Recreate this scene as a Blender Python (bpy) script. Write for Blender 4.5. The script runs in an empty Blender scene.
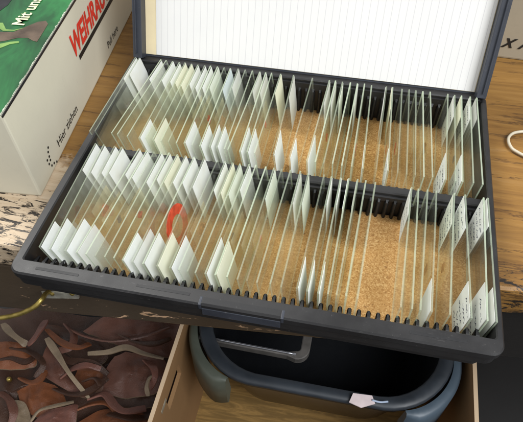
import bpy, bmesh, math, random
from mathutils import Vector, Euler, noise
random.seed(7)
S = 0.001                                    # everything below is written in millimetres
C = bpy.context.scene.collection
scn = bpy.context.scene

# ------------------------------------------------------------------ camera
CAM = Vector((148.307, -122.739, 208.693))
ROT = Euler((math.radians(36.2062), math.radians(0.0084), math.radians(11.2346)), 'XYZ')
F, PPX, PPY = 531.47, 261.5 + 3.7353, 211 + 49.096
RM = ROT.to_matrix()
cd = bpy.data.cameras.new('camera'); cam = bpy.data.objects.new('camera', cd); C.objects.link(cam)
cam.location = CAM * S; cam.rotation_euler = ROT
cd.sensor_fit = 'HORIZONTAL'; cd.sensor_width = 36; cd.lens = 36 * F / 523
cd.shift_x = -3.7353 / 523; cd.shift_y = 49.096 / 523
cd.clip_start = 0.01; cd.clip_end = 50
scn.camera = cam
scn.render.resolution_x = 1024; scn.render.resolution_y = 826

def at(px, py, z):
    """the point at height z (mm) seen at a place of the photograph"""
    d = RM @ Vector(((px - PPX) / F, -(py - PPY) / F, -1))
    return CAM + d * ((z - CAM.z) / d.z)
def at_y(px, py, y):
    d = RM @ Vector(((px - PPX) / F, -(py - PPY) / F, -1))
    return CAM + d * ((y - CAM.y) / d.y)

# ------------------------------------------------------------------ materials
class NT:
    def __init__(s, name):
        s.m = bpy.data.materials.new(name); s.m.use_nodes = True; s.t = s.m.node_tree; s.t.nodes.clear()
        s.out = s.n('ShaderNodeOutputMaterial')
    def n(s, typ, **kw):
        n = s.t.nodes.new(typ)
        for k, v in kw.items():
            if hasattr(n, k): setattr(n, k, v)
        return n
    def l(s, a, b): s.t.links.new(a, b)
    def coord(s, scale=(1, 1, 1), rot=(0, 0, 0), kind='Object'):
        tc = s.n('ShaderNodeTexCoord'); mp = s.n('ShaderNodeMapping')
        mp.inputs['Scale'].default_value = scale; mp.inputs['Rotation'].default_value = rot
        s.l(tc.outputs[kind], mp.inputs[0]); return mp.outputs[0]
    def noise(s, vec, scale, detail=4, rough=0.55, dist=0):
        n = s.n('ShaderNodeTexNoise'); n.inputs['Scale'].default_value = scale; n.inputs['Detail'].default_value = detail
        n.inputs['Roughness'].default_value = rough; n.inputs['Distortion'].default_value = dist
        s.l(vec, n.inputs['Vector']); return n.outputs['Fac']
    def ramp(s, fac, stops, interp='LINEAR'):
        r = s.n('ShaderNodeValToRGB'); r.color_ramp.interpolation = interp
        e = r.color_ramp.elements
        while len(e) < len(stops): e.new(0.5)
        for el, (p, c) in zip(e, stops):
            el.position = p; el.color = (c, c, c, 1) if isinstance(c, (int, float)) else (*c, 1)
        s.l(fac, r.inputs[0]); return r.outputs[0]
    def mix(s, f, a, b, mode='MIX'):
        m = s.n('ShaderNodeMix', data_type='RGBA', blend_type=mode)
        if isinstance(f, (int, float)): m.inputs[0].default_value = f
        else: s.l(f, m.inputs[0])
        for i, v in ((6, a), (7, b)):
            if isinstance(v, tuple): m.inputs[i].default_value = (*v, 1)
            else: s.l(v, m.inputs[i])
        return m.outputs[2]
    def math(s, op, a, b=None, clamp=False):
        m = s.n('ShaderNodeMath', operation=op); m.use_clamp = clamp
        for i, v in ((0, a), (1, b)):
            if v is None: continue
            if isinstance(v, (int, float)): m.inputs[i].default_value = v
            else: s.l(v, m.inputs[i])
        return m.outputs[0]
    def bump(s, h, strength=0.3, dist=0.0005):
        b = s.n('ShaderNodeBump'); b.inputs['Strength'].default_value = strength; b.inputs['Distance'].default_value = dist
        s.l(h, b.inputs['Height']); return b.outputs[0]
    def pbr(s, col, rough=0.5, normal=None, metal=0, spec=0.5, coat=0, trans=0):
        p = s.n('ShaderNodeBsdfPrincipled')
        if isinstance(col, tuple): p.inputs['Base Color'].default_value = (*col, 1)
        else: s.l(col, p.inputs['Base Color'])
        if isinstance(rough, (int, float)): p.inputs['Roughness'].default_value = rough
        else: s.l(rough, p.inputs['Roughness'])
        if normal is not None: s.l(normal, p.inputs['Normal'])
        p.inputs['Metallic'].default_value = metal; p.inputs['Specular IOR Level'].default_value = spec
        p.inputs['Coat Weight'].default_value = coat
        s.l(p.outputs[0], s.out.inputs[0]); return p

def simple(name, col, rough=0.5, var=0.15, scale=120, metal=0, spec=0.5, bump=0.15, coat=0):
    t = NT(name); v = t.coord()
    a = t.noise(v, scale, 5); b = t.noise(v, scale * 6, 3)
    lo = tuple(c * (1 - var) for c in col); hi = tuple(min(1, c * (1 + var)) for c in col)
    c = t.mix(t.ramp(a, [(0.3, 0.0), (0.7, 1.0)]), lo, hi)
    r = t.ramp(a, [(0.25, max(0.02, rough - 0.1)), (0.75, min(1, rough + 0.1))])
    t.pbr(c, r, t.bump(b, bump, 0.0003), metal, spec, coat)
    return t.m

def plastic(name, col, rough=0.42):
    """moulded plastic with a fine grain, dust and rubbed pale spots"""
    t = NT(name); v = t.coord()
    grain = t.noise(v, 2500, 2); big = t.noise(v, 35, 6, 0.65); fine = t.noise(v, 420, 4, 0.7)
    c = t.mix(t.ramp(big, [(0.4, 0.0), (0.75, 0.6)]), col, tuple(min(1, x * 1.35 + 0.01) for x in col))
    c = t.mix(t.ramp(fine, [(0.64, 0.0), (0.76, 0.30)]), c, (0.20, 0.19, 0.18))
    c = t.mix(t.ramp(t.noise(t.coord((1, 8, 8)), 60, 5, 0.8), [(0.66, 0.0), (0.70, 0.25)]), c, (0.16, 0.155, 0.15))
    r = t.ramp(big, [(0.3, rough - 0.08), (0.7, rough + 0.15)])
    t.pbr(c, r, t.bump(grain, 0.12, 0.0002), spec=0.5)
    return t.m

M = {}
M['tray'] = plastic('dark grey moulded plastic', (0.0135, 0.0130, 0.0135))
M['tray_light'] = plastic('slate moulded plastic', (0.030, 0.034, 0.045), 0.36)
M['comb'] = plastic('black plastic comb', (0.009, 0.009, 0.010), 0.5)

# cork
t = NT('cork sheet'); v = t.coord()
vo = t.n('ShaderNodeTexVoronoi'); vo.inputs['Scale'].default_value = 1600; t.l(v, vo.inputs['Vector'])
vs = t.n('ShaderNodeSeparateColor'); t.l(vo.outputs['Color'], vs.inputs[0])
c = t.ramp(vs.outputs[0], [(0.0, (0.33, 0.165, 0.055)), (0.35, (0.44, 0.24, 0.088)), (0.7, (0.50, 0.29, 0.115)), (1.0, (0.62, 0.40, 0.18))])
spk = t.noise(v, 500, 3, 0.7)
c = t.mix(t.ramp(spk, [(0.62, 0.0), (0.70, 0.75)]), c, (0.16, 0.07, 0.025))
blot = t.noise(v, 60, 4)
c = t.mix(t.ramp(blot, [(0.4, 0.0), (0.7, 0.35)]), c, (0.44, 0.23, 0.075))
t.pbr(c, 0.85, t.bump(spk, 0.5, 0.0005), spec=0.2); M['cork'] = t.m

# thin glass: sees straight through, mirrors at a slant, a little dust on it
def glass(name, tint, dust, dustcol=(0.82, 0.86, 0.78)):
    t = NT(name); v = t.coord()
    tr = t.n('ShaderNodeBsdfTransparent'); tr.inputs[0].default_value = (*tint, 1)
    gl = t.n('ShaderNodeBsdfGlossy'); gl.inputs['Roughness'].default_value = 0.04; gl.inputs[0].default_value = (1, 1, 1, 1)
    fr = t.n('ShaderNodeFresnel'); fr.inputs[0].default_value = 1.45
    m1 = t.n('ShaderNodeMixShader'); t.l(t.math('MULTIPLY', fr.outputs[0], 0.28), m1.inputs[0])
    t.l(tr.outputs[0], m1.inputs[1]); t.l(gl.outputs[0], m1.inputs[2])
    di = t.n('ShaderNodeBsdfDiffuse'); di.inputs[0].default_value = (*dustcol, 1)
    n = t.noise(v, 90, 5, 0.65)
    d = t.ramp(n, [(0.35, dust * 0.4), (0.75, dust * 1.8)])
    m2 = t.n('ShaderNodeMixShader'); t.l(d, m2.inputs[0]); t.l(m1.outputs[0], m2.inputs[1]); t.l(di.outputs[0], m2.inputs[2])
    t.l(m2.outputs[0], t.out.inputs[0]); return t.m
M['glass'] = glass('clear slide glass', (0.990, 0.995, 0.984), 0.014)
M['glass_milky'] = glass('dusty greenish slide glass', (0.985, 0.993, 0.968), 0.030)
M['coverslip'] = glass('yellowed mounting resin', (0.98, 0.965, 0.90), 0.085, (0.85, 0.82, 0.62))
t = NT('ground glass edge'); 
di = t.n('ShaderNodeBsdfDiffuse'); di.inputs[0].default_value = (0.66, 0.76, 0.58, 1)
tl = t.n('ShaderNodeBsdfTranslucent'); tl.inputs[0].default_value = (0.62, 0.78, 0.55, 1)
gl = t.n('ShaderNodeBsdfGlossy'); gl.inputs['Roughness'].default_value = 0.2
a = t.n('ShaderNodeMixShader'); a.inputs[0].default_value = 0.35; t.l(di.outputs[0], a.inputs[1]); t.l(tl.outputs[0], a.inputs[2])
b = t.n('ShaderNodeMixShader'); b.inputs[0].default_value = 0.12; t.l(a.outputs[0], b.inputs[1]); t.l(gl.outputs[0], b.inputs[2])
trn = t.n('ShaderNodeBsdfTransparent'); e = t.n('ShaderNodeMixShader'); oi = t.n('ShaderNodeObjectInfo'); t.l(t.ramp(oi.outputs['Random'], [(0.0, 0.30), (1.0, 0.80)]), e.inputs[0])
t.l(b.outputs[0], e.inputs[1]); t.l(trn.outputs[0], e.inputs[2]); t.l(e.outputs[0], t.out.inputs[0]); M['edge'] = t.m

def paper(name, col, trans=0.35, through=0.0):
    t = NT(name); v = t.coord()
    n = t.noise(v, 70, 5, 0.6)
    c = t.mix(t.ramp(n, [(0.35, 0.0), (0.75, 1.0)]), col, tuple(x * k for x, k in zip(col, (0.94, 0.92, 0.86))))
    d = t.n('ShaderNodeBsdfDiffuse'); t.l(c, d.inputs[0])
    tl = t.n('ShaderNodeBsdfTranslucent'); t.l(c, tl.inputs[0])
    mx = t.n('ShaderNodeMixShader'); mx.inputs[0].default_value = trans
    t.l(d.outputs[0], mx.inputs[1]); t.l(tl.outputs[0], mx.inputs[2])
    if through:
        tp = t.n('ShaderNodeBsdfTransparent'); m2 = t.n('ShaderNodeMixShader'); m2.inputs[0].default_value = through
        t.l(mx.outputs[0], m2.inputs[1]); t.l(tp.outputs[0], m2.inputs[2]); mx = m2
    t.l(mx.outputs[0], t.out.inputs[0]); return t.m
M['label_w'] = paper('white label paper', (0.88, 0.90, 0.89))
M['label_y'] = paper('yellowed label paper', (0.88, 0.885, 0.76), 0.35, 0.12)
M['label_g'] = paper('greenish frosted end', (0.84, 0.88, 0.81), 0.35, 0.22)
M['label_b'] = paper('pale blue frosted end', (0.78, 0.85, 0.90), 0.35, 0.30)
M['label_p'] = paper('faint frosted end', (0.86, 0.87, 0.85), 0.35, 0.45)
M['ink'] = simple('blue black ink', (0.02, 0.025, 0.07), 0.6)
M['red'] = simple('red ring enamel', (0.52, 0.06, 0.025), 0.4, 0.4, 250)
M['stain'] = simple('pink stained tissue', (0.55, 0.12, 0.06), 0.4, 0.5, 700)
M['stain_tan'] = simple('tan tissue section', (0.42, 0.24, 0.10), 0.4, 0.4, 700)
M['stain_grey'] = simple('grey tissue section', (0.16, 0.15, 0.14), 0.4, 0.5, 700)

# index sheet in the lid: faint printed rules
t = NT('ruled index paper'); v = t.coord()
sx = t.n('ShaderNodeSeparateXYZ'); t.l(v, sx.inputs[0])
fr = t.math('FRACT', t.math('MULTIPLY', sx.outputs[0], 1 / 0.00442))
ln = t.math('LESS_THAN', fr, 0.085)
fr2 = t.math('FRACT', t.math('MULTIPLY', sx.outputs[0], 1 / 0.0221))
n = t.noise(v, 25, 4)
c = t.mix(t.ramp(n, [(0.3, 0.0), (0.8, 1.0)]), (0.735, 0.725, 0.70), (0.69, 0.685, 0.67))
c = t.mix(t.math('MULTIPLY', ln, 0.42), c, (0.42, 0.40, 0.42))
t.pbr(c, 0.7, t.bump(t.noise(v, 900, 3), 0.1, 0.0002), spec=0.25); M['index'] = t.m
M['liner'] = simple('cream lid liner card', (0.78, 0.66, 0.42), 0.7, 0.06, 60)

# table top: varnished plank, pale and flaking near the left front corner, chipped along the front edge
t = NT('worn varnished table wood'); v = t.coord(); vg = t.coord((1.2, 14, 14), (0, 0, 0.06))
sx = t.n('ShaderNodeSeparateXYZ'); t.l(v, sx.inputs[0])
g1 = t.noise(vg, 9, 8, 0.62, 1.2); g2 = t.noise(vg, 40, 5, 0.6, 0.4); big = t.noise(v, 9, 4)
c = t.ramp(g1, [(0.25, (0.10, 0.043, 0.012)), (0.42, (0.20, 0.095, 0.022)), (0.58, (0.27, 0.136, 0.032)), (0.8, (0.33, 0.19, 0.070))])
c = t.mix(t.ramp(g2, [(0.5, 0.0), (0.85, 0.6)]), c, (0.20, 0.085, 0.02))
c = t.mix(t.ramp(big, [(0.35, 0.0), (0.7, 0.45)]), c, (0.28, 0.16, 0.048))
vc = t.coord((1.0, 9, 9), (0, 0, 0.03)); crk = t.noise(vc, 16, 6, 0.7, 0.3)
ck = t.ramp(crk, [(0.575, 0.0), (0.605, 0.85), (0.635, 0.0)])
c = t.mix(ck, c, (0.06, 0.028, 0.012))
# pale patch (x < 35 mm, y < 85 mm), ragged
px_ = t.math('ADD', t.math('MULTIPLY', sx.outputs[0], -14), 0.25)
py_ = t.math('ADD', t.math('MULTIPLY', sx.outputs[1], -15), 1.35)
rag = t.math('MULTIPLY', t.math('SUBTRACT', t.noise(v, 45, 6, 0.65), 0.5), 2.0)
pm = t.math('ADD', t.math('MINIMUM', px_, py_), rag)
pm = t.ramp(pm, [(0.16, 0.0), (0.42, 1.0)])
pale = t.mix(t.noise(vg, 30, 6, 0.7), (0.36, 0.24, 0.13), (0.66, 0.55, 0.41))
pale = t.mix(t.ramp(t.noise(vc, 60, 5, 0.7), [(0.58, 0.0), (0.66, 0.55)]), pale, (0.30, 0.19, 0.10))
c = t.mix(pm, c, pale)
# flaked dark paint along the front edge
ed = t.math('SUBTRACT', sx.outputs[1], t.math('MULTIPLY', sx.outputs[0], 0.0865))
edm = t.math('MULTIPLY', t.math('MINIMUM', t.math('SUBTRACT', t.math('SUBTRACT', 0.046, t.math('MULTIPLY', sx.outputs[0], 0.09)), ed), 0.018), 30)
chipn = t.noise(t.coord((1, 4.0, 3), (0, 0, 0.05)), 75, 7, 0.75, 0.8)
ch = t.math('ADD', edm, t.math('MULTIPLY', t.math('SUBTRACT', chipn, 0.5), 4.2))
chm = t.ramp(ch, [(0.62, 0.0), (0.68, 1.0)])
c = t.mix(chm, c, (0.022, 0.016, 0.012))
t.pbr(c, t.ramp(g2, [(0.3, 0.34), (0.8, 0.6)]), t.bump(t.mix(0.5, g2, chipn), 0.4, 0.0006), spec=0.45); M['wood'] = t.m

# painted drawer front, near-black rail, both with flaked spots
def painted(name, col, zlo, amount=0.0):
    t = NT(name); v = t.coord(); sx = t.n('ShaderNodeSeparateXYZ'); t.l(v, sx.inputs[0])
    n1 = t.noise(t.coord((1, 1, 3.0)), 38, 6, 0.68, 0.4); n2 = t.noise(v, 12, 4)
    c = t.mix(t.ramp(n2, [(0.3, 0.0), (0.7, 1.0)]), col, tuple(x * 1.4 for x in col))
    low = t.math('MULTIPLY', t.math('SUBTRACT', zlo + 0.012, sx.outputs[2]), 16, True)
    f = t.math('ADD', n1, t.math('ADD', t.math('MULTIPLY', low, 1.0), amount))
    fm = t.ramp(f, [(0.655, 0.0), (0.675, 1.0)])
    bare = t.mix(t.noise(v, 150, 5), (0.50, 0.27, 0.12), (0.72, 0.50, 0.34))
    c = t.mix(fm, c, bare)
    t.pbr(c, t.ramp(n2, [(0.3, 0.28), (0.7, 0.45)]), t.bump(n1, 0.35, 0.0008), spec=0.5); return t.m
M['drawer'] = painted('flaking brown gloss paint', (0.060, 0.043, 0.028), -0.104, 0.045)
M['rail'] = painted('near-black gloss finish', (0.010, 0.009, 0.008), -0.3, -0.12)  # much darker than the drawer front, with fewer bare spots

M['brass'] = simple('tarnished brass', (0.42, 0.32, 0.09), 0.38, 0.35, 150, metal=0.85)
M['zinc'] = simple('dull plated metal', (0.50, 0.48, 0.40), 0.45, 0.3, 200, metal=0.6)
M['cable'] = simple('cream cable sheath', (0.56, 0.50, 0.38), 0.45, 0.1)

# cartons
def card(name, col, rough=0.75, gloss=0.3):
    t = NT(name); v = t.coord(); n = t.noise(v, 12, 5); f = t.noise(t.coord((1, 6, 1)), 160, 4)
    c = t.mix(t.ramp(n, [(0.3, 0.0), (0.75, 1.0)]), tuple(x * 0.9 for x in col), tuple(min(1, x * 1.06) for x in col))
    c = t.mix(t.ramp(f, [(0.6, 0.0), (0.8, 0.18)]), c, tuple(x * 0.65 for x in col))
    if name == 'yellowish card bottom':
        g = t.noise(t.coord((1.2, 9, 1), (0, 0, 0.12)), 14, 6, 0.65, 1.0); k = t.noise(v, 9, 3)
        c = t.mix(t.ramp(g, [(0.42, 0.75), (0.60, 0.0)]), c, tuple(x * 0.42 for x in col)); c = t.mix(t.ramp(k, [(0.45, 0.0), (0.7, 0.5)]), c, tuple(x * 0.5 for x in col))
    t.pbr(c, rough, t.bump(n, 0.2, 0.001), spec=gloss); return t.m
M['cream'] = card('cream printed card', (0.66, 0.62, 0.49), 0.5)
M['kraft'] = card('brown corrugated card', (0.30, 0.17, 0.075))
M['kraft_floor'] = card('yellowish card bottom', (0.34, 0.20, 0.062))  # base darkened in place of the dim light under the table
M['kraft_light'] = card('cut corrugated edge', (0.62, 0.46, 0.30))
M['beige'] = card('greyish beige card', (0.44, 0.38, 0.28))
M['black_print'] = simple('black print', (0.012, 0.012, 0.012), 0.5)
M['red_print'] = simple('red print', (0.70, 0.035, 0.02), 0.45)
M['yellow_print'] = simple('pale yellow print', (0.78, 0.80, 0.45), 0.5)
t = NT('green printed artwork'); v = t.coord()
n = t.noise(t.coord((3, 1, 1), (0, 0, -0.35)), 11, 5, 0.6, 0.6)
c = t.ramp(n, [(0.30, (0.006, 0.022, 0.008)), (0.45, (0.012, 0.085, 0.025)), (0.6, (0.022, 0.17, 0.045)), (0.8, (0.10, 0.27, 0.05))])
t.pbr(c, 0.3, t.bump(t.noise(v, 40, 4), 0.15, 0.001), spec=0.5); M['green'] = t.m
M['stock_print'] = simple('brown printed artwork', (0.11, 0.075, 0.05), 0.35, 0.45, 60)
M['lime_print'] = simple('lime printed streak', (0.16, 0.28, 0.07), 0.35, 0.3, 80)
M['dark_print'] = simple('dark printed artwork', (0.012, 0.012, 0.014), 0.3)
M['scuff'] = simple('scuffed white card edge', (0.42, 0.44, 0.36), 0.8, 0.4, 400)

# tub
M['tub'] = simple('dark blue grey tub plastic', (0.026, 0.032, 0.040), 0.5, 0.25, 30)
M['tub_body'] = simple('smoky tub wall', (0.085, 0.060, 0.040), 0.35, 0.3, 20)
M['frame_grey'] = simple('worn grey frame', (0.13, 0.12, 0.11), 0.4, 0.3, 60)
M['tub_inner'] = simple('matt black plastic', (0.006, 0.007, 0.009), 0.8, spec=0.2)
M['grip_green'] = simple('grey green grip plastic', (0.085, 0.095, 0.075), 0.38, 0.2, 30)
M['grip_blue'] = simple('light blue grip plastic', (0.075, 0.105, 0.135), 0.45, 0.15, 30)
M['steel'] = simple('polished steel rod', (0.55, 0.56, 0.60), 0.22, 0.1, 80, metal=0.9)
M['tag'] = simple('pink white tag', (0.72, 0.60, 0.60), 0.6, 0.08)
M['tagcord'] = simple('pale blue cord', (0.40, 0.48, 0.62), 0.6)
M['floor'] = simple('shade-darkened floor boards', (0.005, 0.004, 0.0035), 0.6, 0.3, 8)  # near-black base stands in for the darkness under the table
def leather(name, col):
    t = NT(name); v = t.coord(); n = t.noise(v, 14, 5, 0.6, 0.5); g = t.noise(v, 900, 3); w = t.noise(v, 55, 5, 0.6, 0.8)
    c = t.mix(t.ramp(n, [(0.3, 0.0), (0.7, 1.0)]), tuple(x * 0.55 for x in col), tuple(x * 1.35 for x in col))
    t.pbr(c, t.ramp(n, [(0.3, 0.34), (0.7, 0.55)]), t.bump(t.mix(0.3, w, g), 0.5, 0.003), spec=0.45); return t.m
M['maroon'] = leather('maroon leather', (0.145, 0.062, 0.042))
M['tan'] = leather('orange tan leather', (0.22, 0.075, 0.030))
M['brown'] = leather('dark brown leather', (0.065, 0.030, 0.018))
M['mauve'] = leather('mauve leather', (0.20, 0.085, 0.062))
M['olive'] = leather('olive suede edge', (0.27, 0.20, 0.13))

# ------------------------------------------------------------------ object helpers
def link(name, me, parent=None, mats=(), loc=None):
    o = bpy.data.objects.new(name, me); C.objects.link(o)
    for m in mats: me.materials.append(M[m])
    if parent is not None: o.parent = parent
    if loc is not None: o.location = Vector(loc) * S
    return o
def empty(name, loc):
    o = bpy.data.objects.new(name, None); C.objects.link(o); o.location = Vector(loc) * S; o.empty_display_size = 0.02; return o
def tag(o, label=None, cat=None, group=None, kind=None):
    for k, v in (('label', label), ('category', cat), ('group', group), ('kind', kind)):
        if v: o[k] = v
    return o
class MB:
    """collects geometry in mm (world), written relative to an origin"""
    def __init__(s): s.v = []; s.f = []; s.m = []; s.smooth = []
    def add(s, vs, fs, mi=0, sm=False):
        b = len(s.v); s.v += [Vector(v) for v in vs]
        for f in fs: s.f.append([i + b for i in f]); s.m.append(mi); s.smooth.append(sm)
    def box(s, x0, x1, y0, y1, z0, z1, mi=0):
        s.add([(x0,y0,z0),(x1,y0,z0),(x1,y1,z0),(x0,y1,z0),(x0,y0,z1),(x1,y0,z1),(x1,y1,z1),(x0,y1,z1)],
              [(0,3,2,1),(4,5,6,7),(0,1,5,4),(1,2,6,5),(2,3,7,6),(3,0,4,7)], mi)
    def hexa(s, p, mi=0):  # 8 points: bottom 4, top 4
        s.add(p, [(0,3,2,1),(4,5,6,7),(0,1,5,4),(1,2,6,5),(2,3,7,6),(3,0,4,7)], mi)
    def loops(s, loops, mi=0, cap0=False, cap1=False, sm=False, closed=True):
        n = len(loops[0]); vs = [v for l in loops for v in l]; fs = []
        for k in range(len(loops) - 1):
            for i in range(n if closed else n - 1):
                j = (i + 1) % n
                fs.append((k*n+i, k*n+j, (k+1)*n+j, (k+1)*n+i))
        if cap0: fs.append(tuple(range(n))[::-1])
        if cap1: fs.append(tuple((len(loops)-1)*n + i for i in range(n)))
        s.add(vs, fs, mi, sm)
    def tube(s, pts, r, n=10, mi=0, rads=None):
        pts = [Vector(p) for p in pts]; L = []
        for i, p in enumerate(pts):
            d = (pts[min(i+1, len(pts)-1)] - pts[max(i-1, 0)]).normalized()
            a = d.cross(Vector((0.13, 0.27, 0.95))).normalized(); b = d.cross(a)
            rr = rads[i] if rads else r
            L.append([p + a*rr*math.cos(2*math.pi*k/n) + b*rr*math.sin(2*math.pi*k/n) for k in range(n)])
        s.loops(L, mi, True, True, True)
    def build(s, name, mats, parent=None, origin=None, bevel=0, seg=2):
        o0 = Vector(origin) if origin is not None else Vector((0, 0, 0))
        if parent is not None and origin is None: o0 = Vector(parent_origin(parent))
        me = bpy.data.meshes.new(name)
        me.from_pydata([((v - o0) * S)[:] for v in s.v], [], s.f)
        for p, mi, sm in zip(me.polygons, s.m, s.smooth): p.material_index = mi; p.use_smooth = sm
        bm = bmesh.new(); bm.from_mesh(me); bmesh.ops.recalc_face_normals(bm, faces=bm.faces)
        if bevel:
            bmesh.ops.remove_doubles(bm, verts=bm.verts, dist=1e-7)
            es = [e for e in bm.edges if len(e.link_faces) == 2 and e.calc_face_angle(0) > 0.5]
            bmesh.ops.bevel(bm, geom=es, offset=bevel * S, segments=seg, affect='EDGES', profile=0.6, clamp_overlap=True)
        bm.to_mesh(me); bm.free()
        o = link(name, me, parent, mats if isinstance(mats, (list, tuple)) else [mats])
        if parent is None: o.location = o0 * S
        return o
def parent_origin(p):
    q = Vector((0, 0, 0))
    while p is not None: q += p.location / S; p = p.parent
    return q

def rrect(x0, x1, y0, y1, z, r, n=6):
    out = []
    for cx, cy, a0 in ((x1-r, y0+r, -90), (x1-r, y1-r, 0), (x0+r, y1-r, 90), (x0+r, y0+r, 180)):
        for k in range(n + 1):
            a = math.radians(a0 + 90*k/n); out.append(Vector((cx + r*math.cos(a), cy + r*math.sin(a), z)))
    return out

def text_mesh(txt, size, parent, name, mat, origin, xdir, ydir, shear=0, bold=0, depth=0.15, sx=1.0):
    """lettering as a thin raised mesh; origin/xdir/ydir in world mm"""
    cu = bpy.data.curves.new(name, 'FONT'); cu.body = txt; cu.size = 1; cu.shear = shear; cu.offset = bold
    cu.extrude = 0.0; cu.resolution_u = 4
    tmp = bpy.data.objects.new('tmp', cu); C.objects.link(tmp); bpy.context.view_layer.update()
    me0 = bpy.data.meshes.new_from_object(tmp.evaluated_get(bpy.context.evaluated_depsgraph_get()))
    bpy.data.objects.remove(tmp)
    X = Vector(xdir).normalized(); Y = Vector(ydir).normalized(); N = X.cross(Y)
    po = parent_origin(parent); me = bpy.data.meshes.new(name)
    me.from_pydata([((Vector(origin) + X*v.co.x*size*sx + Y*v.co.y*size + N*depth - po) * S)[:] for v in me0.vertices], [],
                   [list(p.vertices) for p in me0.polygons])
    return link(name, me, parent, [mat])

# ------------------------------------------------------------------ the setting and the table
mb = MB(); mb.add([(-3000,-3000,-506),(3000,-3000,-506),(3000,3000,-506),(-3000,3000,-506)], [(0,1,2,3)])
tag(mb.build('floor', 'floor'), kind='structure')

table = tag(empty('wooden_table', (0, 30, -506)), 'old wooden table with worn orange brown top, flaking front edge and brown drawer', 'table')
K = 0.0865
def yf_(x): return 30 + K * x       # the table's front edge runs slightly askew of the box
def slab(x0, x1, dy, y1, z0, z1, name, mat, bev=1.2, nx=1):
    m = MB(); m.hexa([(x0,yf_(x0)+dy,z0),(x1,yf_(x1)+dy,z0),(x1,y1(x1),z0),(x0,y1(x0),z0),
                      (x0,yf_(x0)+dy,z1),(x1,yf_(x1)+dy,z1),(x1,y1(x1),z1),(x0,y1(x0),z1)])
    return m.build(name, mat, table, bevel=bev)
YB = lambda x: 900 + K * x
# the top, a slab with a ragged, rounded front edge
m = MB(); L = []
nx = 260; prof = [(-26, 3.0), (-26.8, 0.8), (-29, 0.0), (-44, 0.0), (-48, 1.0), (-50, 4.0)]
xs = [-420 + 1100 * i / nx for i in range(nx + 1)]
for z, dy in prof:
    L.append([Vector((x, yf_(x) + dy + 1.3*noise.noise(Vector((x*0.06, z*0.1, 0))) + 0.7*noise.noise(Vector((x*0.3, z*0.3, 3))), z - (0 if z == -26 else 0.0))) for x in xs])
back_t = [Vector((x, YB(x), -26)) for x in xs]; back_b = [Vector((x, YB(x), -50)) for x in xs]
m.loops([back_t] + L + [back_b] + [[v.copy() for v in back_t]], closed=False)
n_ = len(xs)
for e in (0, nx): m.add([l[e] for l in [back_t] + L + [back_b]], [tuple(range(len(L) + 2))])
o = m.build('tabletop', 'wood', table)
slab(-418, 176, 4, lambda x: yf_(x)+24, -106, -52.5, 'drawer_front', 'drawer', 1.6)
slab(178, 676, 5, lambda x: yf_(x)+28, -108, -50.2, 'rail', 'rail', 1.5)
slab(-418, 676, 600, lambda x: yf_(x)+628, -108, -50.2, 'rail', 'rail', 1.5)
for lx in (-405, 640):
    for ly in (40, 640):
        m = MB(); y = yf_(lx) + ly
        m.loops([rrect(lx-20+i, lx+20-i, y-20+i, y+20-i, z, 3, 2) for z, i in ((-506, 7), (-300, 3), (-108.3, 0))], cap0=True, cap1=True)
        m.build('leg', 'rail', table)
# drawer pull: small plate and bent brass bail
hp = MB(); c0 = at_y(60, 293, yf_(-12) + 1)
hy = yf_(-12) + 4
pl = [at_y(42, 289, hy), at_y(79, 291.5, hy), at_y(80, 297, hy), at_y(44, 296.5, hy)]
m = MB(); m.hexa([pl[3]+Vector((0,-1.6,0)), pl[2]+Vector((0,-1.6,0)), pl[2], pl[3], pl[0]+Vector((0,-1.6,0)), pl[1]+Vector((0,-1.6,0)), pl[1], pl[0]])
handle = m.build('handle', 'zinc', table, bevel=0.5)
def bez(pts, n=40):
    """Catmull-Rom through the points"""
    P = [Vector(p) for p in pts]; P = [2*P[0]-P[1]] + P + [2*P[-1]-P[-2]]; out = []
    for i in range(1, len(P) - 2):
        for k in range(n):
            t = k / n; a, b, c, d = P[i-1], P[i], P[i+1], P[i+2]
            out.append(0.5*((2*b) + (c-a)*t + (2*a-5*b+4*c-d)*t*t + (3*b-a-3*c+d)*t**3))
    out.append(P[-2]); return out
m = MB(); q = [at_y(49, 291.5, hy-2), at_y(45.5, 294, hy-6), at_y(42, 299, hy-12), at_y(34, 307, hy-17), at_y(19, 314, hy-20), at_y(0, 318, hy-22), at_y(-25, 320, hy-22), at_y(-42, 314, hy-16), at_y(-50, 300, hy-6), at_y(-52, 294, hy+2)]
m.tube(bez(q, 8), 1.55, 12); m.build('bail', 'brass', handle)
for px in (52, 72):
    m = MB(); c = at_y(px, 293.6, hy - 1.6)
    m.loops([[c + Vector((r*math.cos(a*math.pi/6), -h, r*math.sin(a*math.pi/6))) for a in range(12)] for r, h in ((1.7, 0), (1.6, 0.6), (0.9, 1.1))], cap0=True, cap1=True)
    m.build('screw', 'brass', handle)

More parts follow.
